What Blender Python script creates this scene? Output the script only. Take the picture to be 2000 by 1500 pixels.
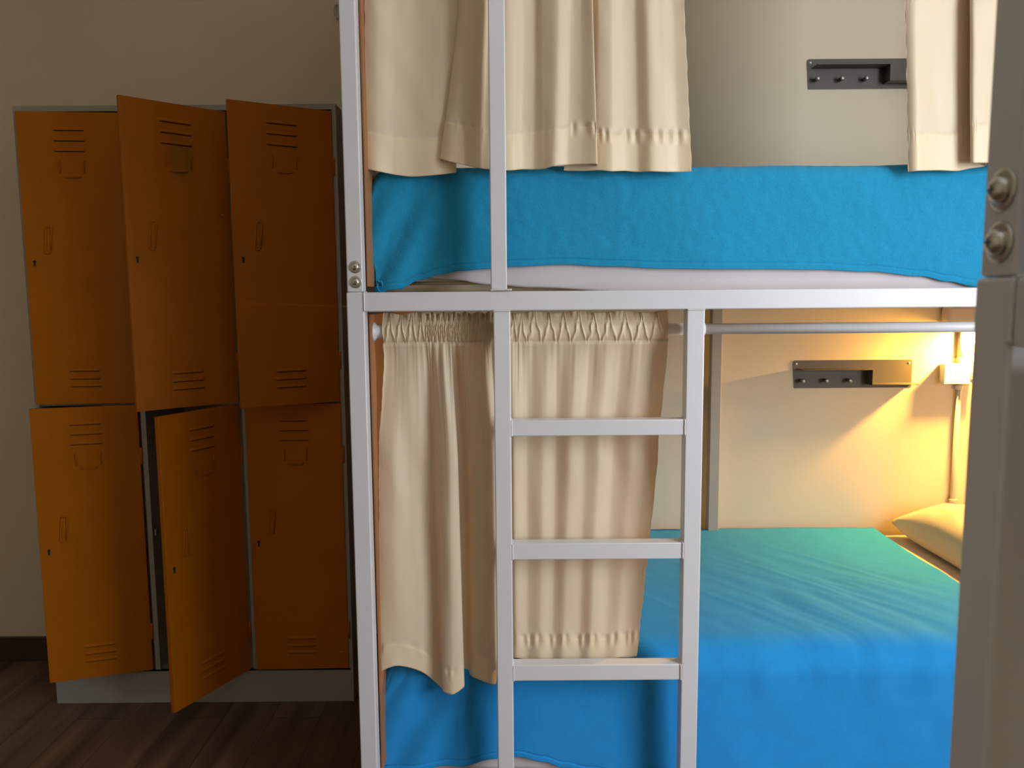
import bpy, bmesh, math, random
from mathutils import Vector, Matrix, noise
R = math.radians
PI = math.pi
for o in list(bpy.data.objects):
    bpy.data.objects.remove(o)
SC = bpy.context.scene
COL = SC.collection

# ------------------------------------------------------------------ camera, world, light, exposure
cam_d = bpy.data.cameras.new('camera')
cam_d.sensor_width = 36.0
cam_d.lens = 1502 / 2000 * 36
cam_d.clip_start = 0.02
cam_d.dof.use_dof = True
cam_d.dof.focus_distance = 1.80
cam_d.dof.aperture_fstop = 8.5
cam = bpy.data.objects.new('camera', cam_d)
COL.objects.link(cam)
PITCH, ROLL = R(6.2), R(0.45)
Fv = Vector((0, math.cos(PITCH), -math.sin(PITCH)))
U0 = Vector((0, math.sin(PITCH), math.cos(PITCH)))
R0 = Vector((1, 0, 0))
Rv = math.cos(ROLL) * R0 - math.sin(ROLL) * U0
Uv = math.sin(ROLL) * R0 + math.cos(ROLL) * U0
M = Matrix((Rv, Uv, -Fv)).transposed().to_4x4()
M.translation = Vector((0, 0, 1.36))
cam.matrix_world = M
SC.camera = cam

world = bpy.data.worlds.new('world')
SC.world = world
world.use_nodes = True
world.node_tree.nodes['Background'].inputs[0].default_value = (0.75, 0.85, 1.0, 1)
world.node_tree.nodes['Background'].inputs[1].default_value = 0.3

SC.view_settings.view_transform = 'Standard'
SC.view_settings.look = 'None'
SC.view_settings.gamma = 1.0
SC.view_settings.use_curve_mapping = False
SC.view_settings.exposure = 0.0


def area_light(name, loc, target, sx, sy, power, color):
    d = bpy.data.lights.new(name, 'AREA')
    d.shape = 'RECTANGLE'
    d.size, d.size_y = sx, sy
    d.energy = power
    d.color = color
    o = bpy.data.objects.new(name, d)
    COL.objects.link(o)
    o.location = loc
    o.rotation_euler = (Vector(target) - Vector(loc)).to_track_quat('-Z', 'Y').to_euler()
    return o


# daylight through the window in the right-hand wall
WIN_Y0, WIN_Y1, WIN_Z0, WIN_Z1 = -0.95, 0.50, 0.95, 2.60
area_light('window_daylight', (2.42, (WIN_Y0 + WIN_Y1) / 2, (WIN_Z0 + WIN_Z1) / 2),
           (1.4, (WIN_Y0 + WIN_Y1) / 2 + .35, (WIN_Z0 + WIN_Z1) / 2 - .1), WIN_Y1 - WIN_Y0, WIN_Z1 - WIN_Z0, 126, (0.84, 0.92, 1.0))


# ------------------------------------------------------------------ materials
def mat(name, color, rough=0.5, metal=0.0, spec=0.5, noise_scale=None, noise_amt=0.0, bump=0.0, bump_scale=200.0,
        sheen=0.0, emit=None, emit_s=0.0):
    m = bpy.data.materials.new(name)
    m.use_nodes = True
    nt = m.node_tree
    b = nt.nodes['Principled BSDF']
    b.inputs['Base Color'].default_value = (*color, 1)
    b.inputs['Roughness'].default_value = rough
    b.inputs['Metallic'].default_value = metal
    b.inputs['Specular IOR Level'].default_value = spec
    if sheen:
        b.inputs['Sheen Weight'].default_value = sheen
        b.inputs['Sheen Roughness'].default_value = 0.5
    if emit:
        b.inputs['Emission Color'].default_value = (*emit, 1)
        b.inputs['Emission Strength'].default_value = emit_s
    tc = nt.nodes.new('ShaderNodeTexCoord')
    if noise_scale:
        n = nt.nodes.new('ShaderNodeTexNoise')
        n.inputs['Scale'].default_value = noise_scale
        n.inputs['Detail'].default_value = 5
        nt.links.new(tc.outputs['Object'], n.inputs['Vector'])
        mr = nt.nodes.new('ShaderNodeMapRange')
        mr.inputs['From Min'].default_value = 0.3
        mr.inputs['From Max'].default_value = 0.7
        mr.inputs['To Min'].default_value = 1 - noise_amt
        mr.inputs['To Max'].default_value = 1 + noise_amt
        nt.links.new(n.outputs['Fac'], mr.inputs['Value'])
        vm = nt.nodes.new('ShaderNodeVectorMath')
        vm.operation = 'SCALE'
        vm.inputs[0].default_value = color
        nt.links.new(mr.outputs['Result'], vm.inputs['Scale'])
        nt.links.new(vm.outputs['Vector'], b.inputs['Base Color'])
    if bump:
        n2 = nt.nodes.new('ShaderNodeTexNoise')
        n2.inputs['Scale'].default_value = bump_scale
        n2.inputs['Detail'].default_value = 4
        nt.links.new(tc.outputs['Object'], n2.inputs['Vector'])
        bp = nt.nodes.new('ShaderNodeBump')
        bp.inputs['Strength'].default_value = bump
        bp.inputs['Distance'].default_value = 0.002
        nt.links.new(n2.outputs['Fac'], bp.inputs['Height'])
        nt.links.new(bp.outputs['Normal'], b.inputs['Normal'])
    return m


def cloth_mat(name, color, transl, tcol, rough=0.55, weave=900, sheen=0.3):
    m = mat(name, color, rough=rough, spec=0.4, noise_scale=3.0, noise_amt=0.02, bump=0.12, bump_scale=weave, sheen=sheen)
    nt = m.node_tree
    b = nt.nodes['Principled BSDF']
    out = nt.nodes['Material Output']
    tr = nt.nodes.new('ShaderNodeBsdfTranslucent')
    tr.inputs['Color'].default_value = (*tcol, 1)
    mx = nt.nodes.new('ShaderNodeMixShader')
    mx.inputs[0].default_value = transl
    nt.links.new(b.outputs[0], mx.inputs[1])
    nt.links.new(tr.outputs[0], mx.inputs[2])
    nt.links.new(mx.outputs[0], out.inputs['Surface'])
    return m


M_wall = mat('wall_paint', (0.69, 0.59, 0.44), rough=0.75, spec=0.3, noise_scale=2.2, noise_amt=0.03, bump=0.06, bump_scale=60)
M_ceil = mat('ceiling_paint', (0.88, 0.82, 0.72), rough=0.9, noise_scale=2.0, noise_amt=0.02)
M_base = mat('baseboard_wood', (0.055, 0.028, 0.020), rough=0.5, noise_scale=9, noise_amt=0.15)
M_white = mat('white_frame_paint', (0.69, 0.685, 0.705), rough=0.32, spec=0.5, noise_scale=5, noise_amt=0.02, bump=0.05, bump_scale=45)
M_bpost = mat('shaded_post_paint', (0.40, 0.35, 0.29), rough=0.5)  # darker than the white frame: the unlit side's shade put into the colour
M_weld = mat('painted_weld', (0.68, 0.67, 0.66), rough=0.35, bump=0.4, bump_scale=300)
M_steel = mat('bolt_steel', (0.62, 0.60, 0.56), rough=0.28, metal=1.0, noise_scale=60, noise_amt=0.1)
M_recess = mat('bolt_recess', (0.16, 0.15, 0.14), rough=0.5, metal=0.6)
M_panel = mat('brown_board', (0.36, 0.155, 0.06), rough=0.55, noise_scale=6, noise_amt=0.12)
M_deck = mat('plywood', (0.50, 0.36, 0.20), rough=0.7, noise_scale=7, noise_amt=0.12)
M_grey = mat('locker_grey_metal', (0.33, 0.31, 0.26), rough=0.45, spec=0.4, noise_scale=8, noise_amt=0.05)
M_orange = mat('locker_orange_paint', (0.43, 0.125, 0.0003), rough=0.5, spec=0.16, noise_scale=7, noise_amt=0.05, bump=0.05, bump_scale=80)
M_vslot = mat('vent_slot', (0.03, 0.008, 0.002), rough=0.8)
M_dark = mat('keyhole_dark', (0.01, 0.008, 0.008), rough=0.6)
M_rack = mat('rack_metal', (0.078, 0.064, 0.048), rough=0.5, metal=0.05, noise_scale=15, noise_amt=0.06)
M_peg = mat('peg_metal', (0.30, 0.29, 0.27), rough=0.35, metal=0.7)
M_plast = mat('white_plastic', (0.72, 0.72, 0.73), rough=0.35, noise_scale=9, noise_amt=0.02)
M_pvc = mat('conduit_plastic', (0.50, 0.48, 0.44), rough=0.4, noise_scale=9, noise_amt=0.03)
M_sheet = cloth_mat('white_sheet', (0.62, 0.56, 0.57), 0.04, (0.6, 0.55, 0.5), rough=0.85, weave=700)
M_tick = mat('mattress_ticking', (0.60, 0.52, 0.38), rough=0.85, noise_scale=10, noise_amt=0.06)
M_pillow = cloth_mat('pillow_cotton', (0.60, 0.54, 0.46), 0.05, (0.6, 0.5, 0.4), rough=0.85, weave=700)
M_curt = cloth_mat('cream_satin', (0.82, 0.68, 0.49), 0.22, (0.90, 0.68, 0.42), rough=0.42, weave=1200)
M_hem = cloth_mat('cream_satin_double', (0.82, 0.66, 0.44), 0.10, (0.86, 0.64, 0.36), rough=0.42, weave=1200)
M_fleece = mat('blue_fleece', (0.020, 0.270, 0.48), rough=0.95, spec=0.06, noise_scale=120, noise_amt=0.05, bump=0.6, bump_scale=330, sheen=0.1)
M_fleece2 = mat('blue_fleece_smooth', (0.022, 0.275, 0.66), rough=0.9, spec=0.06, noise_scale=20, noise_amt=0.04, bump=0.35, bump_scale=330, sheen=0.08)
M_bulb = mat('lit_bulb', (1, 0.8, 0.5), rough=0.4, emit=(1.0, 0.52, 0.075), emit_s=5200.0)


def patch_orange():
    """orange locker paint with a darker greenish patch round one card holder"""
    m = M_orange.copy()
    m.name = 'locker_orange_paint_patchy'
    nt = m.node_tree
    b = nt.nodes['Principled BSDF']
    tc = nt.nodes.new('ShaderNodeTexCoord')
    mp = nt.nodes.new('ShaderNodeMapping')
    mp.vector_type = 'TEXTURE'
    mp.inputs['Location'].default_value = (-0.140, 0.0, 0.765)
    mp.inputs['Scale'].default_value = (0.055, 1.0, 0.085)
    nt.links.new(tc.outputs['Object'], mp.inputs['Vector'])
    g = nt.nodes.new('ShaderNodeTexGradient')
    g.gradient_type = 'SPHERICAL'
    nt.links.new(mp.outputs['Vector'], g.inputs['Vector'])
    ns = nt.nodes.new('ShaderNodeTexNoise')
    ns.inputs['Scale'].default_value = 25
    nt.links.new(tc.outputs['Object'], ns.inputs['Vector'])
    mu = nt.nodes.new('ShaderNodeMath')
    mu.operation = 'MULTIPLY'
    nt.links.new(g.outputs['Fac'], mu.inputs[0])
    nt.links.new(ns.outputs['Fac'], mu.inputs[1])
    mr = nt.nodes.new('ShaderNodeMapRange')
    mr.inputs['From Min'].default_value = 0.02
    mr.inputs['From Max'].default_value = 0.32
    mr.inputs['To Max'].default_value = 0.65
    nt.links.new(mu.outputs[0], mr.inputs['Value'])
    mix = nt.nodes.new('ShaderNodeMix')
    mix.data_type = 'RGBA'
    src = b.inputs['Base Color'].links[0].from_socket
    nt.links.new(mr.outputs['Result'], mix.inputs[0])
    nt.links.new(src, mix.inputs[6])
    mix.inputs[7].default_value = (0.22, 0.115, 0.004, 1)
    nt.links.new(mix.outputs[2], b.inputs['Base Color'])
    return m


M_orange_patchy = patch_orange()


def floor_mat():
    m = mat('dark_plank_floor', (0.1, 0.05, 0.03), rough=0.45)
    nt = m.node_tree
    b = nt.nodes['Principled BSDF']
    tc = nt.nodes.new('ShaderNodeTexCoord')
    rot = nt.nodes.new('ShaderNodeMapping')
    rot.inputs['Rotation'].default_value = (0, 0, R(90))
    nt.links.new(tc.outputs['Object'], rot.inputs['Vector'])
    br = nt.nodes.new('ShaderNodeTexBrick')
    br.inputs['Scale'].default_value = 1.0
    br.inputs['Brick Width'].default_value = 1.2
    br.inputs['Row Height'].default_value = 0.16
    br.inputs['Mortar Size'].default_value = 0.0018
    br.inputs['Color1'].default_value = (0.105, 0.055, 0.033, 1)
    br.inputs['Color2'].default_value = (0.14, 0.078, 0.048, 1)
    br.inputs['Mortar'].default_value = (0.05, 0.028, 0.018, 1)
    nt.links.new(rot.outputs[0], br.inputs['Vector'])
    mp = nt.nodes.new('ShaderNodeMapping')
    mp.inputs['Scale'].default_value = (16, 1.3, 1)
    nt.links.new(tc.outputs['Object'], mp.inputs['Vector'])
    n = nt.nodes.new('ShaderNodeTexNoise')
    n.inputs['Scale'].default_value = 1.0
    n.inputs['Detail'].default_value = 7
    nt.links.new(mp.outputs[0], n.inputs['Vector'])
    mr = nt.nodes.new('ShaderNodeMapRange')
    mr.inputs['From Min'].default_value = 0.3
    mr.inputs['From Max'].default_value = 0.7
    mr.inputs['To Min'].default_value = 0.45
    mr.inputs['To Max'].default_value = 1.45
    nt.links.new(n.outputs['Fac'], mr.inputs['Value'])
    vm = nt.nodes.new('ShaderNodeVectorMath')
    vm.operation = 'SCALE'
    nt.links.new(br.outputs['Color'], vm.inputs[0])
    nt.links.new(mr.outputs['Result'], vm.inputs['Scale'])
    nt.links.new(vm.outputs['Vector'], b.inputs['Base Color'])
    bp = nt.nodes.new('ShaderNodeBump')
    bp.inputs['Strength'].default_value = 0.25
    bp.inputs['Distance'].default_value = 0.002
    nt.links.new(n.outputs['Fac'], bp.inputs['Height'])
    nt.links.new(bp.outputs['Normal'], b.inputs['Normal'])
    return m


M_floor = floor_mat()


# ------------------------------------------------------------------ mesh helpers
def add_box(bm, x0, x1, y0, y1, z0, z1, bev=0.0, seg=2, mi=0):
    vs = [bm.verts.new((x, y, z)) for z in (z0, z1) for y in (y0, y1) for x in (x0, x1)]
    fs = [(0, 2, 3, 1), (4, 5, 7, 6), (0, 1, 5, 4), (2, 6, 7, 3), (0, 4, 6, 2), (1, 3, 7, 5)]
    faces = [bm.faces.new([vs[i] for i in f]) for f in fs]
    for f in faces:
        f.material_index = mi
    if bev > 0:
        es = list({e for f in faces for e in f.edges})
        r = bmesh.ops.bevel(bm, geom=es, offset=bev, segments=seg, profile=0.5, affect='EDGES')
        for f in r['faces']:
            f.material_index = mi
            f.smooth = True


def add_lathe(bm, prof, loc, axis='Z', n=24, mi=0):
    """prof: list of (radius, height along axis)"""
    rings = []
    q = {'Z': Matrix.Identity(3), 'X': Matrix.Rotation(PI / 2, 3, 'Y'), '-Y': Matrix.Rotation(PI / 2, 3, 'X'),
         '-X': Matrix.Rotation(-PI / 2, 3, 'Y'), '-Z': Matrix.Rotation(PI, 3, 'X')}[axis]
    for r, h in prof:
        ring = []
        for i in range(n):
            a = 2 * PI * i / n
            p = q @ Vector((r * math.cos(a), r * math.sin(a), h)) + Vector(loc)
            ring.append(bm.verts.new(p))
        rings.append(ring)
    for a, b in zip(rings, rings[1:]):
        for i in range(n):
            f = bm.faces.new((a[i], a[(i + 1) % n], b[(i + 1) % n], b[i]))
            f.smooth = True
            f.material_index = mi
    for ring, rev in ((rings[0], True), (rings[-1], False)):
        f = bm.faces.new(list(reversed(ring)) if rev else ring)
        f.material_index = mi


def add_tube(bm, pts, rad, n=12, mi=0):
    pts = [Vector(p) for p in pts]
    rings = []
    for i, p in enumerate(pts):
        t = (pts[min(i + 1, len(pts) - 1)] - pts[max(i - 1, 0)]).normalized()
        up = Vector((0, 0, 1)) if abs(t.z) < 0.9 else Vector((1, 0, 0))
        u = t.cross(up).normalized()
        v = t.cross(u).normalized()
        r = rad[i] if isinstance(rad, (list, tuple)) else rad
        rings.append([bm.verts.new(p + r * (math.cos(2 * PI * k / n) * u + math.sin(2 * PI * k / n) * v)) for k in range(n)])
    for a, b in zip(rings, rings[1:]):
        for i in range(n):
            f = bm.faces.new((a[i], a[(i + 1) % n], b[(i + 1) % n], b[i]))
            f.smooth = True
            f.material_index = mi
    bm.faces.new(rings[0][::-1]).material_index = mi
    bm.faces.new(rings[-1]).material_index = mi


def add_grid(bm, fn, nu, nv, mi=None):
    """fn(i/nu, j/nv) -> Vector; mi(u, v) -> material index"""
    vs = [[bm.verts.new(fn(i / nu, j / nv)) for i in range(nu + 1)] for j in range(nv + 1)]
    for j in range(nv):
        for i in range(nu):
            f = bm.faces.new((vs[j][i], vs[j][i + 1], vs[j + 1][i + 1], vs[j + 1][i]))
            f.smooth = True
            if mi:
                f.material_index = mi((i + .5) / nu, (j + .5) / nv)
    return vs


def obj(name, bm, mats, parent=None, origin=(0, 0, 0), normals=True):
    """link bm as one mesh; coordinates are in the parent's frame, origin = where the object's own origin goes"""
    if normals:
        bmesh.ops.recalc_face_normals(bm, faces=bm.faces)
    me = bpy.data.meshes.new(name)
    ov = Vector(origin)
    if ov.length > 0:
        bmesh.ops.translate(bm, verts=bm.verts, vec=-ov)
    bm.to_mesh(me)
    bm.free()
    for m in (mats if isinstance(mats, (list, tuple)) else [mats]):
        me.materials.append(m)
    o = bpy.data.objects.new(name, me)
    COL.objects.link(o)
    o.location = ov
    if parent:
        o.parent = parent
    return o


def solid(o, t, offset=0.0):
    s = o.modifiers.new('thickness', 'SOLIDIFY')
    s.thickness = t
    s.offset = offset
    return o


def tag(o, label, cat, group=None, kind=None):
    o['label'] = label
    o['category'] = cat
    if group:
        o['group'] = group
    if kind:
        o['kind'] = kind
    return o


def empty(name, loc, rz=0.0):
    o = bpy.data.objects.new(name, None)
    o.empty_display_size = 0.1
    COL.objects.link(o)
    o.location = loc
    o.rotation_euler = (0, 0, rz)
    return o


def copy_tree(o, parent=None):
    c = o.copy()
    COL.objects.link(c)
    c.parent = parent
    for ch in list(o.children):
        copy_tree(ch, c)
    return c


def struct(name, bm, m, label):
    o = obj(name, bm, m)
    o['kind'] = 'structure'
    o['label'] = label
    return o


# ------------------------------------------------------------------ the room
X0, X1, Y0, Y1, ZC = -2.6, 2.4, -2.4, 2.83, 3.1
bm = bmesh.new(); add_box(bm, X0 - .1, X1 + .1, Y0 - .1, Y1 + .1, -0.1, 0)
struct('floor', bm, M_floor, 'dark brown wood plank floor')
bm = bmesh.new(); add_box(bm, X0 - .1, X1 + .1, Y0 - .1, Y1 + .1, ZC, ZC + .1)
struct('ceiling', bm, M_ceil, 'beige ceiling above the bunks')
bm = bmesh.new(); add_box(bm, X0 - .1, X1 + .1, Y1, Y1 + .1, 0, ZC)
struct('wall_back', bm, M_wall, 'beige painted wall behind lockers and bunk')
bm = bmesh.new(); add_box(bm, X0 - .1, X0, Y0, Y1, 0, ZC)
struct('wall_left', bm, M_wall, 'beige painted wall to the left')
bm = bmesh.new(); add_box(bm, X0 - .1, X1 + .1, Y0 - .1, Y0, 0, ZC)
struct('wall_front', bm, M_wall, 'beige painted wall behind the camera')
bm = bmesh.new()
add_box(bm, X1, X1 + .15, Y0, WIN_Y0, 0, ZC)
add_box(bm, X1, X1 + .15, WIN_Y1, Y1, 0, ZC)
add_box(bm, X1, X1 + .15, WIN_Y0, WIN_Y1, 0, WIN_Z0)
add_box(bm, X1, X1 + .15, WIN_Y0, WIN_Y1, WIN_Z1, ZC)
struct('wall_right', bm, M_wall, 'beige painted wall with the window')
bm = bmesh.new()
for a, b, c, d in ((WIN_Y0, WIN_Y0 + .05, WIN_Z0, WIN_Z1), (WIN_Y1 - .05, WIN_Y1, WIN_Z0, WIN_Z1),
                   (WIN_Y0 + .05, WIN_Y1 - .05, WIN_Z0, WIN_Z0 + .05), (WIN_Y0 + .05, WIN_Y1 - .05, WIN_Z1 - .05, WIN_Z1)):
    add_box(bm, X1 + .05, X1 + .10, a, b, c, d, .004)
struct('window_1', bm, M_white, 'white window frame in the right wall')
for nm, (a, b, c, d) in {'back': (X0, X1, Y1 - .012, Y1), 'left': (X0, X0 + .012, Y0, Y1 - .012)}.items():
    bm = bmesh.new(); add_box(bm, a, b, c, d, 0, 0.095, .003)
    struct('baseboard_' + nm, bm, M_base, 'dark wood baseboard')


# ------------------------------------------------------------------ lockers
def louvre_set(z_list, x0, x1):
    """three pressed louvres: hooded bumps with a dark slot under each"""
    bm = bmesh.new()
    for z in z_list:
        n, L = 16, x1 - x0
        prof = [(0.0, 0.009), (-0.0030, 0.0062), (-0.0042, 0.0022), (-0.0040, 0.0), (-0.0004, -0.0006)]
        rows = []
        for i in range(n + 1):
            s = i / n
            k = min(1.0, math.sin(PI * s) * 4.0) ** 0.7 if 0 < s < 1 else 0.0
            rows.append([bm.verts.new((x0 + L * s, -0.0002 + py * k, z + pz)) for py, pz in prof])
        for a, b in zip(rows, rows[1:]):
            for k in range(len(prof) - 1):
                f = bm.faces.new((a[k], a[k + 1], b[k + 1], b[k]))
                f.smooth = k < 2
        add_box(bm, x0 + .003, x1 - .003, -0.0008, 0.0, z - 0.0028, z - 0.0006, mi=1)
    return bm


def make_door(parent, hx, z0, z1, ang, m=M_orange, scratch=False):
    W, T, H = 0.312, 0.016, z1 - z0
    bm = bmesh.new()
    # folded sheet-metal leaf: front skin, four returns, open pan behind
    add_box(bm, -W, 0, 0, 0.0025, 0, H, 0.0011, 2)
    for a, b, c, d in ((-W, -W + .0022, 0, H), (-.0022, 0, 0, H), (-W, 0, 0, .0022), (-W, 0, H - .0022, H)):
        add_box(bm, a, b, .002, T, c, d)
    for a, b, c, d in ((-W, -W + .018, 0, H), (-.018, 0, 0, H), (-W, 0, 0, .018), (-W, 0, H - .018, H)):
        add_box(bm, a, b, T - .002, T, c, d)
    door = obj('door', bm, m, parent)
    door.location = (hx, 0.0, z0)
    door.rotation_euler = (0, 0, R(ang))
    top = [H - .056, H - .088, H - .120]
    bot = [0.108, 0.083, 0.058]
    for zs in (top, bot):
        obj('vent', louvre_set(zs, -W * .655, -W * .345), [m, M_vslot], door)
    # card holder: three pressed clips
    bm = bmesh.new()
    zc = H - .172
    xc = -W * .49
    for sx in (-1, 1):
        add_tube(bm, [(xc + sx * .038, -.0005, zc + .024), (xc + sx * .036, -.0035, zc + .012), (xc + sx * .036, -.0035, zc - .004), (xc + sx * .037, -.0005, zc - .018)], .0018, 8)
    add_tube(bm, [(xc - .026, -.0005, zc - .026), (xc - .018, -.0035, zc - .029), (xc + .018, -.0035, zc - .029), (xc + .026, -.0005, zc - .026)], .0021, 8)
    obj('card_holder', bm, m, door)
    # pressed oblong pull: raised rim round a dished slot
    bm = bmesh.new()
    zc = H - .395
    xc = -W * .765
    pts = []
    for i in range(29):
        a = 2 * PI * i / 28
        sx, sz = math.cos(a) * .0085, math.sin(a) * .0085
        sz += .034 if math.sin(a) > 0 else -.034
        sx += (sz) * .10
        pts.append((xc + sx, -.0015, zc + sz))
    add_tube(bm, pts, .0028, 8)
    add_box(bm, xc - .006, xc + .006, -.0012, 0, zc - .034, zc + .034, .0004, 1)
    obj('handle', bm, m, door)
    bm = bmesh.new()
    add_lathe(bm, [(.0046, 0), (.0046, .0008), (.0036, .0012)], (-W * .915, 0, H - .463), '-Y', 16)
    add_box(bm, -W * .915 - .0028, -W * .915 + .0028, -.0010, 0, H - .478, H - .463)
    k = obj('keyhole', bm, M_dark, door)
    k['label'] = 'black keyhole'
    for hz in (.135, H - .17):
        bm = bmesh.new()
        add_tube(bm, [(.0035, .001, hz - .028), (.0035, .001, hz), (.0035, .001, hz + .028)], .0038, 10)
        obj('hinge', bm, m, door)
    if scratch:
        bm = bmesh.new()
        add_tube(bm, [(-.028, -.0003, scratch), (-.024, -.0004, scratch + .001), (-.020, -.0003, scratch - .001)], .0007, 6)
        s = obj('paint_chip', bm, M_plast, door)
        s['label'] = 'pale paint chip'
    return door


LY = 2.497
locker = empty('locker', (-1.565, LY, 0))
tag(locker, 'grey metal six-door locker with orange doors standing left of the white bunk', 'locker')
LW, LD, LH = 1.017, 0.318, 1.980
bm = bmesh.new()
t = .0015
add_box(bm, 0, .010, 0.003, LD, 0, LH, .001, 1)                  # sides
add_box(bm, LW - .010, LW, 0.003, LD, 0, LH, .001, 1)
add_box(bm, .010, LW - .010, LD - .004, LD, 0.02, LH)           # back
add_box(bm, .010, LW - .010, 0.003, LD - .004, LH - .018, LH, .001, 1)    # top
add_box(bm, .010, LW - .010, 0.006, 0.010, 0.0, 0.119)          # plinth
add_box(bm, .010, LW - .010, 0.006, LD - .004, 0.112, 0.119)    # bottom
for c in (0.343, 0.676):
    add_box(bm, c + .001, c + .017, 0.004, 0.010, .119, LH - .018)
    add_box(bm, c + .006, c + .012, 0.010, LD - .004, .119, LH - .018)
add_box(bm, .010, .014, 0.004, 0.020, .119, LH - .018)
add_box(bm, LW - .014, LW - .010, 0.004, 0.020, .119, LH - .018)
for c0, c1 in ((.014, .3439), (.3601, .6769), (.6931, LW - .014)):
    add_box(bm, c0, c1, 0.018, LD - .004, 1.026, 1.036)
obj('carcass', bm, M_grey, locker)
HX = [0.337, 0.670, 1.003]
make_door(locker, HX[0], 1.036, 1.957, 5.5)
make_door(locker, HX[1], 1.036, 1.957, 42.5, M_orange_patchy, scratch=.60)
make_door(locker, HX[2], 1.036, 1.957, 29.5)
make_door(locker, HX[0], 0.121, 1.030, 16.5)
make_door(locker, HX[1], 0.121, 1.030, 64.0)
make_door(locker, HX[2], 0.121, 1.030, 1.5, scratch=.058)
for i, hz in enumerate((0.60,)):
    bm = bmesh.new()
    add_box(bm, .3605, .372, 0.020, 0.024, hz, hz + .008, .001, 1)
    add_box(bm, .366, .372, 0.006, 0.024, hz - .012, hz + .008, .001, 1)
    l = obj('latch', bm, M_peg, locker)
    l['label'] = 'small metal latch tab'


# ------------------------------------------------------------------ bunk beds
def bead(bm, p0, p1, r=.0022, seed=0):
    """wobbly weld bead from p0 to p1"""
    p0, p1 = Vector(p0), Vector(p1)
    n = 14
    pts, rad = [], []
    for i in range(n + 1):
        s = i / n
        w = Vector((noise.noise((s * 9, seed, 0)), 0, noise.noise((s * 9, seed, 5)))) * .0009
        pts.append(p0.lerp(p1, s) + w)
        rad.append(r * (0.75 + 0.45 * noise.noise((s * 14, seed + 3, 1))))
    add_tube(bm, pts, rad, 8)


BX, BY = -0.3775, 1.77        # front-left corner of the main bunk
BL, BDP = 2.24, 1.045         # length and depth
TB = 0.0405


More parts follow.
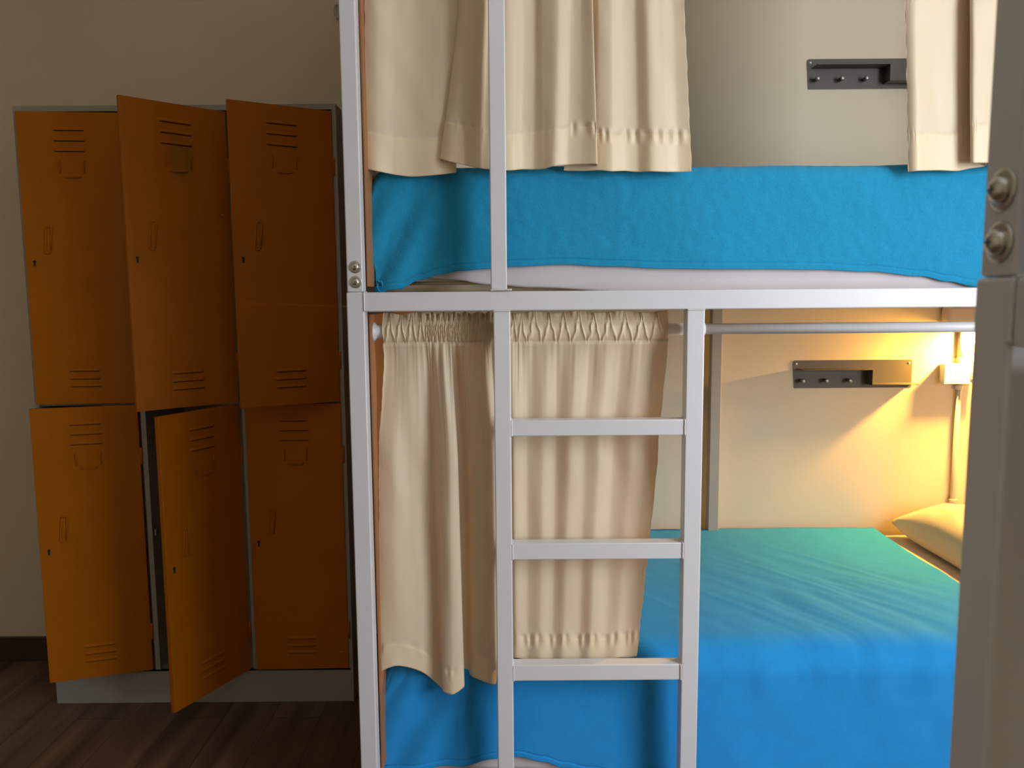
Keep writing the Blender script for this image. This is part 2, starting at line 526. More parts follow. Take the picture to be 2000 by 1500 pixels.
def make_bunk():
    root = empty('bunk_bed', (BX, BY, 0))
    P = lambda x: x - BX       # world x -> local x
    Q = 0.002

    def tube(name, *a, bev=.003):
        b = bmesh.new()
        add_box(b, *a, bev, 3)
        return obj(name, b, M_white, root)
    # lower posts with the upper ones slotted on top
    for px in (0, BL - TB):
        for py in (0, BDP - TB):
            tube('post', px, px + TB, py, py + TB, 0, 1.3815)
            tube('post', px + .0018, px + .0018 + .037, py + .0015, py + .0385, 1.3819, 2.56)
    # rails
    for py in (0, BDP - TB):
        for z0, z1 in ((.100, .145), (1.3365, 1.381), (2.50, 2.54)):
            tube('rail', TB, BL - TB, py + .0008, py + TB - .0005, z0, z1)
    for px in (0, BL - TB):
        for z0, z1 in ((.100, .145), (1.3365, 1.381), (2.50, 2.54)):
            tube('end_rail', px + .001, px + TB - .001, TB, BDP - TB, z0, z1)
    # ladder
    la, lb = P(-.0418), P(.4030)
    tube('ladder_upright', la, la + .0393, .0004, .0395, 0.0, 1.3365)
    tube('ladder_upright', lb, lb + .0413, .0004, .0395, 0.0, 1.3365)
    for z0, z1 in ((1.044, 1.0815), (.7460, .7855), (.4435, .4835)):
        tube('rung', la + .0393, lb, .0030, .0390, z0, z1, bev=.0025)
    # guard upright above the ladder
    tube('guard_upright', P(-.0468), P(-.0095), .001, .038, 1.3850, 2.50)
    # centre post at the back, against the wall
    tube('back_post', P(.7235), P(.7620), 1.009, 1.045, .146, 1.336)['label'] = 'back post against the wall, toned beige for its shade'
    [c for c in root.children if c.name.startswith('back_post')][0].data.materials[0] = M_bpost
    # bed decks
    for z in (.126, 1.361):
        b = bmesh.new()
        n = 12
        for i in range(n):
            x = .06 + (BL - .12 - .13) * i / (n - 1)
            add_box(b, x, x + .13, .045 if z < 1 else .048, BDP - .045, z, z + .010, .0015, 1)
        add_box(b, .055, BL - .055, .060, .080, z - .012, z)
        add_box(b, .055, BL - .055, BDP - .08, BDP - .06, z - .012, z)
        obj('slat_deck', b, M_deck, root)
    # brown board closing the left end
    b = bmesh.new()
    add_box(b, .0415, .0475, .044, BDP - .044, .19, 1.330, .001, 1)
    o = obj('end_panel', b, M_panel, root)
    o['label'] = 'brown board end panel'
    b = bmesh.new()
    add_box(b, .0400, .0460, .042, BDP - .044, 1.395, 2.49, .001, 1)
    o = obj('end_panel', b, M_panel, root)
    o['label'] = 'brown board end panel'
    # bolts on the upper post sleeve
    for bz in (1.4385, 1.4045):
        b = bmesh.new()
        c = (.0226, .0015, bz)
        add_lathe(b, [(.0140, 0), (.0140, .0012), (.0132, .0018), (.0105, .0019)], c, '-Y', 32)
        hd = [(.0088, .0017)] + [(.0090 * math.cos(a) ** .8, .0022 + .0062 * math.sin(a)) for a in (0, .25, .5, .75, 1.0, 1.2, 1.35, 1.47)] + [(.0006, .0084)]
        add_lathe(b, hd, c, '-Y', 32)
        bo = obj('bolt', b, M_steel, root)
        bo['label'] = 'domed steel bolt with washer'
        b = bmesh.new()
        yy = .0015 - .0086
        add_box(b, c[0] - .0034, c[0] + .0034, yy, yy + .0012, bz - .0007, bz + .0007)
        add_box(b, c[0] - .0007, c[0] + .0007, yy, yy + .0012, bz - .0034, bz + .0034)
        obj('cross_slot', b, M_recess, bo)
    # weld beads
    joints = [[((TB, -.0002, 1.338), (TB, -.0002, 1.381)), ((TB + .0005, .002, 1.3815), (TB + .0005, .03, 1.3815))],
              [((la - .006, -.0002, 1.3842), (la + .043, -.0002, 1.3846))],
              [((la, -.0002, 1.3362), (la + .039, -.0002, 1.3362))],
              [((lb, -.0002, 1.3362), (lb + .041, -.0002, 1.3362))]]
    for z0, z1 in ((1.044, 1.0815), (.7460, .7855), (.4435, .4835)):
        joints.append([((la + .0398, .0022, z0), (la + .0398, .0022, z1)), ((la + .0398, .003, z1), (la + .0398, .036, z1))])
        joints.append([((lb - .0006, .0022, z0), (lb - .0006, .0022, z1)), ((lb - .0006, .003, z1), (lb - .0006, .036, z1))])
    for k, js in enumerate(joints):
        b = bmesh.new()
        for q, (p0, p1) in enumerate(js):
            bead(b, p0, p1, .0028, k * 7 + q)
        obj('weld_bead', b, M_weld, root)
    return root


bunk = make_bunk()
tag(bunk, 'white square-tube metal bunk bed with a ladder, cream curtains and blue blankets', 'bunk bed')
near = copy_tree(bunk)
for ch in list(near.children):
    if ch.name.startswith('end_panel') and ch.data.vertices[0].co.z < 1.34:
        bpy.data.objects.remove(ch)          # the near bunk is open at this end of its lower bed
near.location = (0.3195, 0.534, 0)
near.rotation_euler = (0, 0, R(-90))
near.scale = (1, 1, 0.9935)
tag(near, 'out-of-focus bunk bed post with two bolts close to the camera on the right', 'bunk bed')


# ------------------------------------------------------------------ curtain rods
def make_rod(z, label):
    root = empty('curtain_rod', (-0.3365, 1.850, z))
    L = BL - 2 * TB - .001
    b = bmesh.new()
    add_lathe(b, [(.0142, .03), (.0142, .80)], (0, 0, 0), 'X', 28)
    add_lathe(b, [(.0130, .78), (.0130, L - .03)], (0, 0, 0), 'X', 28)
    obj('tube', b, M_plast, root)
    for s in (0, 1):
        b = bmesh.new()
        prof = [(.0235, .0008), (.0240, .004), (.0215, .010), (.0165, .016), (.0172, .022), (.0168, .036), (.0145, .040)]
        add_lathe(b, prof, (0 if s == 0 else L, 0, 0), 'X' if s == 0 else '-X', 28)
        o = obj('end_cap', b, M_plast, root)
    tag(root, label, 'curtain rod')
    return root


RODZ = 1.2885
make_rod(RODZ, 'white tension rod under the middle rail, carrying the lower cream curtain')
make_rod(2.455, 'white tension rod high on the bunk above the upper curtains')


# ------------------------------------------------------------------ curtains
def catmull(tab, s):
    n = len(tab) - 1
    x = min(max(s * n, 0), n - 1e-6)
    i = int(x)
    f = x - i
    p0, p1, p2, p3 = tab[max(i - 1, 0)], tab[i], tab[i + 1], tab[min(i + 2, n)]
    k = 0.86
    out = []
    for a, b, c, d in zip(p0, p1, p2, p3):
        m1 = (c - a) * .5 * k
        m2 = (d - b) * .5 * k
        f2, f3 = f * f, f * f * f
        out.append((2 * f3 - 3 * f2 + 1) * b + (f3 - 2 * f2 + f) * m1 + (-2 * f3 + 3 * f2) * c + (f3 - f2) * m2)
    return out


LOW = [(-0.3071,-0.3264,-0.3360,1.850,1.845,1.835,0.4419), (-0.2771,-0.2879,-0.2929,1.855,1.840,1.832,0.4592), 
    (-0.2453,-0.2546,-0.2310,1.848,1.853,1.845,0.4334), (-0.2033,-0.1925,-0.1823,1.858,1.862,1.852,0.3846), 
    (-0.1864,-0.1747,-0.1773,1.850,1.835,1.826,0.3942), (-0.1644,-0.1511,-0.1523,1.838,1.822,1.817,0.3921), 
    (-0.1442,-0.1319,-0.1248,1.845,1.830,1.828,0.4062), (-0.1472,-0.1412,-0.1382,1.852,1.855,1.855,0.4031), 
    (-0.1331,-0.1231,-0.1206,1.862,1.868,1.868,0.4127), (-0.1137,-0.1055,-0.1025,1.848,1.848,1.845,0.4188), 
    (-0.0911,-0.0709,-0.0634,1.840,1.832,1.828,0.4124), (-0.0669,-0.0474,-0.0471,1.848,1.842,1.840,0.4020), 
    (-0.0512,-0.0379,-0.0423,1.860,1.865,1.865,0.4108), (-0.0263,-0.0150,-0.0185,1.850,1.865,1.862,0.4503), 
    (0.0069,0.0040,0.0048,1.840,1.838,1.842,0.4652), (0.0404,0.0358,0.0334,1.858,1.862,1.860,0.4563), 
    (0.0768,0.0731,0.0653,1.842,1.845,1.847,0.4623), (0.1121,0.1056,0.0956,1.858,1.863,1.860,0.4557), 
    (0.1482,0.1382,0.1231,1.845,1.842,1.845,0.4628), (0.1862,0.1749,0.1628,1.856,1.858,1.858,0.4562), 
    (0.2218,0.2108,0.1897,1.844,1.840,1.842,0.4637), (0.2631,0.2473,0.2278,1.858,1.860,1.860,0.4547), 
    (0.3018,0.2872,0.2586,1.845,1.848,1.848,0.4616), (0.3405,0.3240,0.2896,1.855,1.857,1.857,0.4583), 
    (0.3733,0.3552,0.3104,1.846,1.848,1.850,0.4629),]
UP = [(-0.3297,-0.3404,1.840,1.6680), (-0.2986,-0.3124,1.836,1.6624), (-0.2577,-0.2732,1.852,1.6565), 
    (-0.2173,-0.2306,1.858,1.6524), (-0.1576,-0.1742,1.850,1.6543), (-0.1204,-0.1288,1.856,1.6608), 
    (-0.1150,-0.1414,1.864,1.6669), (-0.1193,-0.1576,1.858,1.6813), (-0.1101,-0.1632,1.842,1.6891), 
    (-0.0953,-0.1407,1.828,1.6807), (-0.0766,-0.1086,1.824,1.6728), (-0.0572,-0.0854,1.834,1.6685), 
    (-0.0459,-0.0621,1.848,1.6672), (-0.0106,-0.0260,1.840,1.6621), (0.0128,0.0039,1.846,1.6628), 
    (0.0330,0.0282,1.860,1.6673), (0.0614,0.0548,1.862,1.6674), (0.0774,0.0784,1.848,1.6661), 
    (0.1117,0.1028,1.833,1.6704), (0.1417,0.1359,1.845,1.6745), (0.1649,0.1656,1.842,1.6749), 
    (0.1892,0.1999,1.828,1.6723), (0.1871,0.1955,1.842,1.6689), (0.1793,0.1549,1.858,1.6660), 
    (0.1846,0.1264,1.864,1.6648), (0.1933,0.1730,1.857,1.6621), (0.2058,0.2099,1.842,1.6606), 
    (0.2346,0.2369,1.838,1.6574), (0.2599,0.2688,1.852,1.6606), (0.2898,0.2995,1.855,1.6585), 
    (0.3163,0.3290,1.838,1.6567), (0.3466,0.3637,1.844,1.6562), (0.3776,0.3953,1.852,1.6573), 
    (0.4026,0.4257,1.848,1.6576),]
UPR = [(0.9088,0.9331,1.848,1.6525), (0.9296,0.9507,1.838,1.6531), (0.9838,1.0037,1.852,1.6561), 
    (1.0331,1.0518,1.856,1.6552), (1.0779,1.0876,1.862,1.6619), (1.1087,1.1188,1.860,1.6660), 
    (1.1062,1.1136,1.846,1.6707), (1.0745,1.0872,1.836,1.6692), (1.0501,1.0705,1.832,1.6698), 
    (1.0548,1.0730,1.822,1.6680), (1.0919,1.1074,1.826,1.6685), (1.1710,1.1884,1.850,1.6673), 
    (1.2431,1.2565,1.835,1.6607), (1.3474,1.3510,1.850,1.6625),]


def phase_table(tab, xi, dens):
    """cumulative gather phase along the cloth"""
    acc, out = 0.0, [0.0]
    for i in range(1, 401):
        s = i / 400
        c = catmull(tab, s)
        acc += dens(c[xi]) / 400
        out.append(acc)
    return out


def lower_curtain():
    ztop, zst, zpk = 1.3335, 1.308, 1.262      # top of frill, stitch above rod, stitch under rod
    dens = lambda x: 140 if x < -.235 else (250 if x < -.03 else (190 if x < .03 else 118))
    ph = phase_table(LOW, 0, dens)
    n = len(LOW) - 1

    def P(s):
        k = s * 400
        i = min(int(k), 399)
        return (ph[i] + (ph[i + 1] - ph[i]) * (k - i)) * 2 * PI * .42

    def fn(u, v):
        c = catmull(LOW, u)
        xt, xm, xb, yt, ym, yb, zb = c
        p = P(u)
        # top edge is evenly spread along the rod, never folded over
        xh = xt
        z_hemtop = zb + .058
        if v < .22:                                   # header
            w = v / .22
            z = ztop + (zpk - ztop) * w
            zz = (z - RODZ) / .021
            if z > zst:
                q = (z - zst) / (ztop - zst)
                y = 1.850 - .004 - .010 * (1 - q) + .004 * math.sin(p * .35) * q
                z += q * (.0026 * math.sin(p * .17 + 1) - .002)
                amp = .0022
            else:
                y = 1.850 - .0185 * math.sqrt(max(0.05, 1 - (zz * .72) ** 2))
                amp = .0030
            zig = p + (z - .5 * (zpk + zst)) / .022 * 2.5 * math.cos(p * .5 + .6 * noise.noise((p * .11, 0, 3))) + 1.6 * noise.noise((p * .3, z * 40, 0))
            rid = 1 - abs(math.sin(zig * .5)) ** .7
            edge = min(1, abs(z - zst) / .006, (z - zpk + .0005) / .006)
            y += -amp * 1.5 * rid * (.35 + .65 * edge)
            x = xh + .0012 * math.sin(p + z * 90)
            return Vector((x, y, z))
        if v < .90:
            w = (v - .22) / .68
            z = zpk + (z_hemtop - zpk) * w
        else:
            w = (v - .90) / .10
            z = z_hemtop + (zb - z_hemtop) * w
        g = (zpk - z) / (zpk - zb)                      # 0 at pocket, 1 at the hem
        f1 = min(1, g / .38)
        f1 = f1 * f1 * (3 - 2 * f1)
        f2 = max(0, (g - .38) / .62)
        x = xt + (xm - xt) * f1 + (xb - xm) * f2
        y = yt + (ym - yt) * f1 + (yb - ym) * f2
        y = 1.852 + (y - 1.852) * (1.25 if u < .56 else .62)
        hd = math.exp(-g * 26)
        y = y * (1 - hd) + (1.850 - .0150) * hd
        fall = math.exp(-g * 9)
        y += .0030 * fall * math.sin(p * .27 + 1.6 * noise.noise((p * .2, g * 3, 2))) * (1 - hd * .6)
        y += .0110 * noise.noise((x * 5.5 + 3, z * 1.4, 4)) * min(1, g * 4)
        y += .0035 * noise.noise((x * 16 + z * 4, z * 2.2, 14)) * min(1, g * 4)
        if u > .56:
            y += .0075 * noise.noise((x * 12 + z * 1.6, z * 1.1, 44)) * min(1, g * 4)
        lim = 1.872 - .006 * min(1, g * 1.5)
        if y > lim - .006:
            y = lim - .006 + .006 * math.tanh((y - lim + .006) / .006)
        # puckers in the hem
        if z < z_hemtop + .012:
            q = 1 - min(1, abs(z - z_hemtop) / .030)
            am = .0030 if u > .60 else .0009
            y += am * max(0, q) * math.sin(u * 210 + 2 * noise.noise((u * 25, 0, 0)))
            if z < z_hemtop:
                y -= .0012
        # frayed side edge ripple
        if u < .012 or u > .985:
            x += .0004 * math.sin(z * 190) + .0006 * math.sin(z * 53)
        return Vector((x, y, z))
    b = bmesh.new()
    add_grid(b, fn, 900, 170, lambda u, v: 1 if v > .90 or v < .22 else 0)
    # the back layer of the rod pocket
    add_grid(b, lambda u, v: Vector((catmull(LOW, u)[0], 1.850 + .0172 * math.sin(PI * min(1, max(0, v))) ** .6 - .0035 * (1 - math.sin(PI * v)),
                                     zst - (zst - zpk) * v)), 160, 8, lambda u, v: 1)
    o = solid(obj('curtain', b, [M_curt, M_hem], normals=False), .0009)
    tag(o, 'cream lower-bunk curtain gathered on the rod, hanging behind the ladder', 'curtain', 'cream bunk curtains')
    return o


def upper_curtain(tab, label, pucker):
    zr = 2.50

    def fn(u, v):
        xt, xb, y0, zb = catmull(tab, u)
        zh = zb + .086
        if v < .80:
            z = zr + (zh - zr) * (v / .80)
        else:
            z = zh + (zb - zh) * ((v - .80) / .20)
        # the tables give x at z about 2.02 and at the hem
        g = (2.02 - z) / (2.02 - zb)
        if g > 0:
            x = xt + (xb - xt) * g
            y = y0
        else:
            x = xt + (xb - xt) * g * .25
            y = y0 + (1.846 - y0) * min(1, -g)
            y += .004 * math.sin(u * 230) * min(1, -g * 1.3)
        y += .0045 * noise.noise((x * 6, z * 2.2, 9)) + .0018 * noise.noise((x * 22 + z * 6, z * 7, 3))
        if z < zh + .012:
            q = 1 - min(1, abs(z - zh) / .028)
            y += pucker(u) * max(0, q) * math.sin(u * 260 + 3 * noise.noise((u * 30, 0, 0)))
            if z < zh:
                y -= .0014
        if u < .008 or u > .992:
            x += .0008 * math.sin(z * 120)
        return Vector((x, y, z))
    b = bmesh.new()
    add_grid(b, fn, 560, 150, lambda u, v: 1 if v > .80 else 0)
    o = solid(obj('curtain', b, [M_curt, M_hem], normals=False), .0009)
    tag(o, label, 'curtain', 'cream bunk curtains')
    return o


lower_curtain()
upper_curtain(UP, 'wide cream upper-bunk curtain with two overlapping folds, at the left', lambda u: .0024 if u > .58 else (.0016 if .28 < u < .36 else .0003))
upper_curtain(UPR, 'narrow cream upper-bunk curtain hanging at the right end by the near post', lambda u: .0004)


# ------------------------------------------------------------------ mattresses, sheets, blankets, pillow
MX0, MX1, MY0, MY1 = -0.318, 1.815, 1.902, 2.805


def mattress(z0, z1, label):
    b = bmesh.new()
    add_box(b, MX0, MX1, MY0, MY1, z0, z1, .055 if z0 < 1 else .035, 5)
    for z in (z0 + .03, z1 - .03):
        pts = []
        for x, y in ((MX0 + .03, MY0), (MX1 - .03, MY0)):
            pts.append((x, y - .001, z))
        add_tube(b, pts, .004, 8)
    o = obj('mattress', b, M_tick)
    tag(o, label, 'mattress', 'bunk mattresses')
    return o


mattress(0.138, 0.466, 'beige mattress of the lower bunk under a white sheet')
upper_mattress = mattress(1.3735, 1.648, 'beige mattress of the upper bunk, its corner bare above the middle rail')


def interp(tab, x):
    if x <= tab[0][0]:
        return tab[0][1]
    for (a, fa), (b, fb) in zip(tab, tab[1:]):
        if x <= b:
            s = (x - a) / (b - a)
            s = s * s * (3 - 2 * s)
            return fa + (fb - fa) * s
    return tab[-1][1]


def fold(t, r):
    """position and drop of a cloth coordinate t (t<0 beyond the edge), rounded with radius r"""
    L = r * PI / 2
    if t >= r * .0 + L * .5:
        return t, 0.0
    q = L * .5 - t
    if q < L:
        a = q / r
        return L * .5 - r * math.sin(a) + 0.0, r * (1 - math.cos(a))
    return L * .5 - r, r + (q - L)


def drape(name, m, label, cat, ztop, x0, x1, yf, yb, r, hem, wrinkle, left_drop, nu, nv, thick, group=None, band=True, slump=0.0):
    """cloth over a mattress: top, rounded front edge, front drop to the hem curve; the left end wraps down too"""
    def fn(u, v):
        a = -left_drop + (x1 - x0 + left_drop) * u
        px, dx = fold(a, r)
        X = x0 + px
        ztot = ztop - hem(X)
        # v from the back edge (0) to hem (1); about 60 % of the rows on the front
        L = r * PI / 2
        if v < .35:
            bcoord = (yb - yf) * (1 - v / .35) + .05 * (v / .35)
            py, dy = fold(bcoord, r)
        else:
            w = (v - .35) / .65
            b_end = -(ztot - r - max(0, dx) * .0) + L * .5 - L
            bcoord = .05 + (b_end - .05) * w
            py, dy = fold(bcoord, r)
        z = ztop - dx - dy - slump * math.exp(-max(0, py) / .24) * max(0, 1 - dy / .25)
        z = max(z, hem(X) - .004) if dx > 0 else z
        y = yf + py
        P = Vector((X, y, z))
        n = Vector((0, -min(1, dy / r), max(0, 1 - dy / r)))
        if dx > 0:
            n += Vector((-min(1, dx / r), 0, 0))
        n.normalize()
        d = max(-.006, wrinkle(X, y, z, dy, u, v))
        if band and dy > r:
            zh = z - hem(X)
            if zh < .0135:
                d += .0022
            d -= .0022 * math.exp(-((zh - .0145) / .0016) ** 2)
        return P + n * d
    b = bmesh.new()
    add_grid(b, fn, nu, nv)
    o = solid(obj(name, b, m, normals=False), thick)
    tag(o, label, cat, group)
    return o


HEMU = [(-0.328,1.3834), (-0.272,1.3891), (-0.221,1.4109), (-0.172,1.4240), (-0.122,1.4322), (-0.047,1.4365), 
    (0.002,1.4410), (0.126,1.4450), (0.250,1.4391), (0.374,1.4333), (0.498,1.4311), (0.622,1.4301), (0.746,1.4279), 
    (0.870,1.4220), (0.995,1.4100), (1.057,1.3972), (1.126,1.3844),]
HEML = [(-0.327,0.1542), (-0.141,0.1710), (-0.061,0.1873), (0.006,0.1938), (0.072,0.1791), (0.125,0.1617), 
    (0.192,0.1470), (0.325,0.1203), (1.193,0.0989),]


def wr_up(X, y, z, dy, u, v):
    d = .0050 * noise.noise((X * 3.2, z * 4, 1)) + .0022 * noise.noise((X * 9 + z * 7, z * 11, 6))
    # diagonal pulls at the left corner
    k = math.exp(-((X + .31) / .16) ** 2)
    d += .007 * k * math.sin((X * 1.0 - z * .55) * 58) * min(1, max(0, 1.66 - z) / .12)
    d += .0012 * noise.noise((X * 40, z * 40, 2))
    return d


def wr_low(X, y, z, dy, u, v):
    q = y - z
    s = X * .62 - q * .62
    t_ = X * .70 + q * .62
    side = min(1, max(0, dy - .05) / .10)
    d = .010 * noise.noise((X * 1.9, q * 2.4, 11))
    m = (.10 + .8 * math.exp(-((X - 1.0) / .36) ** 2)) * math.exp(-((y - 2.15) / .30) ** 2) * (1 - side)
    d += .015 * m * noise.noise((s * 1.6, t_ * 9 + .9 * noise.noise((s * 2, t_ * 3, 5)), 3))
    d += .0065 * m * (1 - abs(noise.noise((s * 2.4, t_ * 19, 8))) * 2)
    # soft scallops hanging from the rounded front edge
    e = math.exp(-((dy - .085) / .075) ** 2)
    d += .013 * e * noise.noise((X * 6.5 + 1.2 * noise.noise((X * 2, q * 2, 1)), q * 1.8, 21))
    d += .006 * e * noise.noise((X * 15, q * 3, 23))
    d += .006 * side * noise.noise((X * 2.2 + q * .8, q * 2.0, 31))
    k = math.exp(-((X + .28) / .2) ** 2) * min(1, dy / .06)
    d += .006 * k * math.sin((X * 1.0 - z * .55) * 50)
    d += .003 * min(1, dy / .05) * noise.noise((X * 9 + z * 3, z * 3, 7))
    return max(-.005, min(.013, d)) if dy > .01 else d


flat = lambda *a: .0015 * noise.noise((a[0] * 8, a[1] * 8, 1)) + .0020 * noise.noise((a[0] * 1.5, a[2] * 45, 3)) * (1 if a[3] > .05 else 0)
drape('fitted_sheet', M_sheet, 'white fitted sheet on the upper mattress showing beneath the blue blanket', 'sheet', 1.655,
      MX0 - .002, 1.812, MY0 - .006, MY1 - .004, .040,
      lambda X: interp([(-.31, 1.440), (-.15, 1.412), (-.05, 1.399), (.05, 1.391), (.3, 1.378), (1.9, 1.378)], X), flat, .04, 300, 90, .0012, 'white fitted sheets', band=False)
drape('fitted_sheet', M_sheet, 'white fitted sheet on the lower mattress beside the pillow', 'sheet', 0.474,
      MX0 - .002, 1.812, MY0 - .005, MY1 - .004, .078, lambda X: .150, flat, .04, 300, 60, .0012, 'white fitted sheets', band=False)
upper_blanket = drape('blanket', M_fleece, 'blue fleece blanket draped over the upper bunk mattress', 'blanket', 1.6785,
      MX0 - .006, 1.350, MY0 - .016, MY1 - .001, .042, lambda X: interp(HEMU, X), wr_up, .10, 520, 200, .003, 'blue fleece blankets')
drape('blanket', M_fleece2, 'blue blanket spread over the lower bunk mattress, greenish in the lamplight', 'blanket', 0.504,
      MX0 - .004, 1.348, MY0 - .016, MY1 - .001, .086, lambda X: interp(HEML, X), wr_low, .10, 520, 260, .003, 'blue fleece blankets', slump=.030)

b = bmesh.new()
add_tube(b, [(-.3175 + .006 * math.sin(i / 12 * 2 * PI), 1.874 + .002 * math.cos(i / 3), 1.3965 + .0125 * math.cos(i / 12 * 2 * PI)) for i in range(13)], .0026, 8)
lp = obj('binding_loop', b, M_fleece, upper_blanket)
# pillow
def make_pillow():
    b = bmesh.new()
    cx, cy, hw, hd = 1.628, 2.47, .222, .315

    def shape(side):
        def fn(u, v):
            a, c = u * 2 - 1, v * 2 - 1
            k = (max(0, 1 - abs(a) ** 2.6) * max(0, 1 - abs(c) ** 2.6)) ** .42
            pin = 1 - .10 * (1 - abs(c) ** 1.5) * abs(a) ** 3
            pin2 = 1 - .06 * (1 - abs(a) ** 1.5) * abs(c) ** 3
            x = cx + hw * a * pin
            y = cy + hd * c * pin2
            e = .003
            if side > 0:
                z = .512 + e + .137 * k
                z += .010 * k * noise.noise((x * 9, y * 9, 3)) + .006 * noise.noise((x * 25, y * 11, 8)) * k
                z += .018 * abs(a) ** 4 * abs(c) ** 4
            else:
                z = .512 - e - .026 * min(1, k * 1.6)
                z += .018 * abs(a) ** 4 * abs(c) ** 4
            return Vector((x, y, z))
        return fn
    add_grid(b, shape(1), 80, 90)
    add_grid(b, shape(-1), 80, 90)
    bmesh.ops.remove_doubles(b, verts=b.verts, dist=.0001)
    # close the seam round the rim
    es = [e for e in b.edges if e.is_boundary]
    bmesh.ops.bridge_loops(b, edges=es)
    for f in b.faces:
        f.smooth = True
    o = obj('pillow', b, M_pillow)
    tag(o, 'white pillow lying at the lamplit head end of the lower bunk', 'pillow')


make_pillow()


# ------------------------------------------------------------------ hook racks on the wall
def make_rack(x0, z0, label):
    root = empty('hook_rack', (x0, Y1, z0))
    W, H, D = .4415, .1035, .054
    th = .0018
    b = bmesh.new()
    # back plate with rounded corners
    r, pts = .010, []
    for cx, cz, a0 in ((W - r, H - r, 0), (r, H - r, 90), (r, r * .3, 180), (W - r * .3, r * .3, 270)):
        rr = r if cz > H / 2 else r * .3
        for i in range(6):
            a = R(a0 + 90 * i / 5)
            pts.append((cx + rr * math.cos(a), cz + rr * math.sin(a)))
    f0 = [b.verts.new((x, -.0004, z)) for x, z in pts]
    f1 = [b.verts.new((x, -.0004 - th, z)) for x, z in pts]
    b.faces.new(f0); b.faces.new(f1[::-1])
    for i in range(len(pts)):
        j = (i + 1) % len(pts)
        b.faces.new((f0[i], f0[j], f1[j], f1[i]))
    obj('back_plate', b, M_rack, root)
    # stepped shelf: high run on the left, drop, low run on the right
    b = bmesh.new()
    xs, zh, zl = .272, .0700, .0150
    y0, y1 = -.0020, -D
    add_box(b, .018, xs + th, y1, y0, zh, zh + th * 1.8, .0005, 1)
    add_box(b, xs, xs + th, y1, y0, zl, zh + th, .0003, 1)
    add_box(b, xs, W + .001, y1, y0, zl, zl + th * 1.8, .0005, 1)
    obj('shelf', b, M_rack, root)
    for px in (.030, .116, .202):
        b = bmesh.new()
        add_lathe(b, [(.0062, .0018), (.0062, .022), (.0058, .024), (.0082, .0255), (.0088, .032), (.0078, .0345)], (px, 0, .030), '-Y', 18)
        p = obj('peg', b, M_rack, root)
        b = bmesh.new()
        add_lathe(b, [(.0070, .0346), (.0066, .0354), (.002, .0358)], (px, 0, .030), '-Y', 18)
        q = obj('peg_tip', b, M_peg, p)
    for px, pz in ((.0125, H - .0125), (W - .0125, H - .0125)):
        b = bmesh.new()
        add_lathe(b, [(.0038, .0022), (.0040, .0030), (.0025, .0044), (.0006, .0048)], (px, 0, pz), '-Y', 16)
        s = obj('screw', b, M_plast, root)
        s['label'] = 'bright screw head'
    tag(root, label, 'hook rack', 'brown metal hook racks')
    return root


rk = make_rack(1.0365, 1.0285, 'brown metal hook rack with shelf on the lamplit wall of the lower bunk')
rk2 = copy_tree(rk)
rk2.location = (1.0525, Y1, 2.0970)
tag(rk2, 'brown metal hook rack on the grey wall above the upper blue blanket', 'hook rack', 'brown metal hook racks')

# ------------------------------------------------------------------ conduit, socket box, lamp
con = empty('conduit', (1.648, Y1, 0.30))
for z0, z1, r in ((0.0, .745, .0095), (.826, .962, .0115)):
    b = bmesh.new()
    add_lathe(b, [(r, z0), (r, z1)], (0, -.0125, 0), 'Z', 20)
    obj('pipe', b, M_pvc, con)
for z in (.300, .728, .832, .950):
    b = bmesh.new()
    add_lathe(b, [(.0128, z - .008), (.0135, z - .006), (.0135, z + .006), (.0128, z + .008)], (0, -.0125, 0), 'Z', 20)
    add_box(b, -.020, .020, -.004, -.0002, z - .005, z + .005, .001, 1)
    obj('clamp', b, M_pvc, con)
tag(con, 'thin pale conduit running down the wall by the head of the lower bunk', 'conduit')

sb = empty('socket_box', (1.578, Y1, 1.045))
b = bmesh.new(); add_box(b, 0, .118, -.040, -.0004, 0.002, .072, .005, 3)
obj('box', b, M_plast, sb)
b = bmesh.new(); add_box(b, -.004, .122, -.044, -.0402, -.001, .075, .0018, 2)
cv = obj('cover_plate', b, M_plast, sb)
b = bmesh.new(); add_box(b, .092, .112, -.0475, -.0440, .014, .042, .002, 2)
k = obj('switch', b, M_pvc, cv)
b = bmesh.new()
for dx in (-.008, .008):
    add_lathe(b, [(.0022, .0440), (.0022, .0444)], (.045 + dx, 0, .036), '-Y', 12)
add_box(b, .036, .054, -.0443, -.0438, .014, .0155)
obj('socket_hole', b, M_dark, cv)
tag(sb, 'white socket box on the conduit, brightly lit by the lamp', 'socket box')

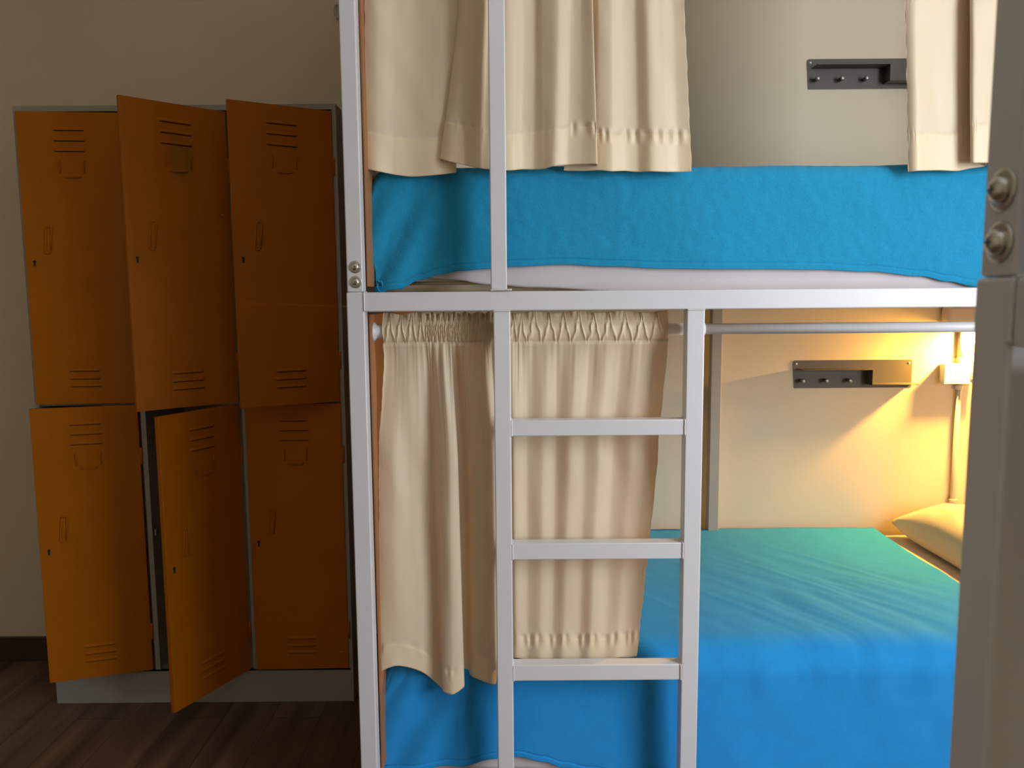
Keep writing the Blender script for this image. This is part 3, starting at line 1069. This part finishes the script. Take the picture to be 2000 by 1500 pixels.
lamp = empty('wall_lamp', (1.690, Y1, 1.262))
b = bmesh.new(); add_box(b, -.120, .120, -.046, -.0004, 0.0, .072, .018, 5)
obj('housing', b, M_pvc, lamp)
b = bmesh.new(); add_lathe(b, [(.020, .012), (.019, -.006), (.016, -.012)], (.010, -.088, 0), 'Z', 24)
add_box(b, -.008, .028, -.088, -.040, .004, .020, .003, 2)
obj('lamp_holder', b, M_plast, lamp)
b = bmesh.new(); add_lathe(b, [(.0205, .006), (.033, -.006), (.0395, -.037), (.0375, -.037), (.031, -.007), (.0208, .001)], (.010, -.088, 0), 'Z', 28)
obj('lamp_shade', b, M_plast, lamp)
b = bmesh.new()
add_lathe(b, [(.010, -.010), (.017, -.020), (.021, -.030), (.0195, -.041), (.012, -.049), (.002, -.0515)], (.010, -.088, 0), 'Z', 24)
lb = obj('bulb', b, M_bulb, lamp)
lb['label'] = 'lit warm bulb'
tag(lamp, 'small warm wall lamp glowing behind the near post at the lower bunk head', 'lamp')

# unseen upper mattress and blanket added to the near bunk to shade the room
RZ = Matrix.Rotation(R(-90), 4, 'Z')
TO_NEAR = Matrix.Translation((0.3195, 0.533, 0)) @ RZ @ Matrix.Translation((-BX, -BY, 0))
for src, lab in ((upper_mattress, 'unseen mattress added on the near bunk to shade the room'), (upper_blanket, 'unseen blue blanket added on the near bunk to shade the room')):
    c = src.copy()
    COL.objects.link(c)
    c.matrix_world = TO_NEAR @ src.matrix_world
    c['label'] = lab
b = bmesh.new()  # curtain added out of view to keep daylight off the near post
add_grid(b, lambda u, v: Vector((.396 + .014 * math.sin(u * 44), .486 - .30 * u, 1.31 - .86 * v)), 120, 20)
o = solid(obj('curtain', b, M_hem, normals=False), .0009)
tag(o, 'unseen bunched cream curtain added to shade the near post', 'curtain', 'cream bunk curtains')

# small hook on the wall left of the bunk's top
hk = bmesh.new()
add_box(hk, -.609, -.600, Y1 - .003, Y1 - .0003, 2.345, 2.405, .001, 1)
add_tube(hk, [(-.6045, Y1 - .003, 2.395), (-.6080, Y1 - .018, 2.388), (-.6085, Y1 - .026, 2.370), (-.6060, Y1 - .024, 2.352), (-.600, Y1 - .016, 2.344), (-.590, Y1 - .012, 2.345)], .0032, 8)
o = obj('wall_hook', hk, M_pvc)
tag(o, 'small pale hook on the wall above the locker, beside the bunk post', 'hook')
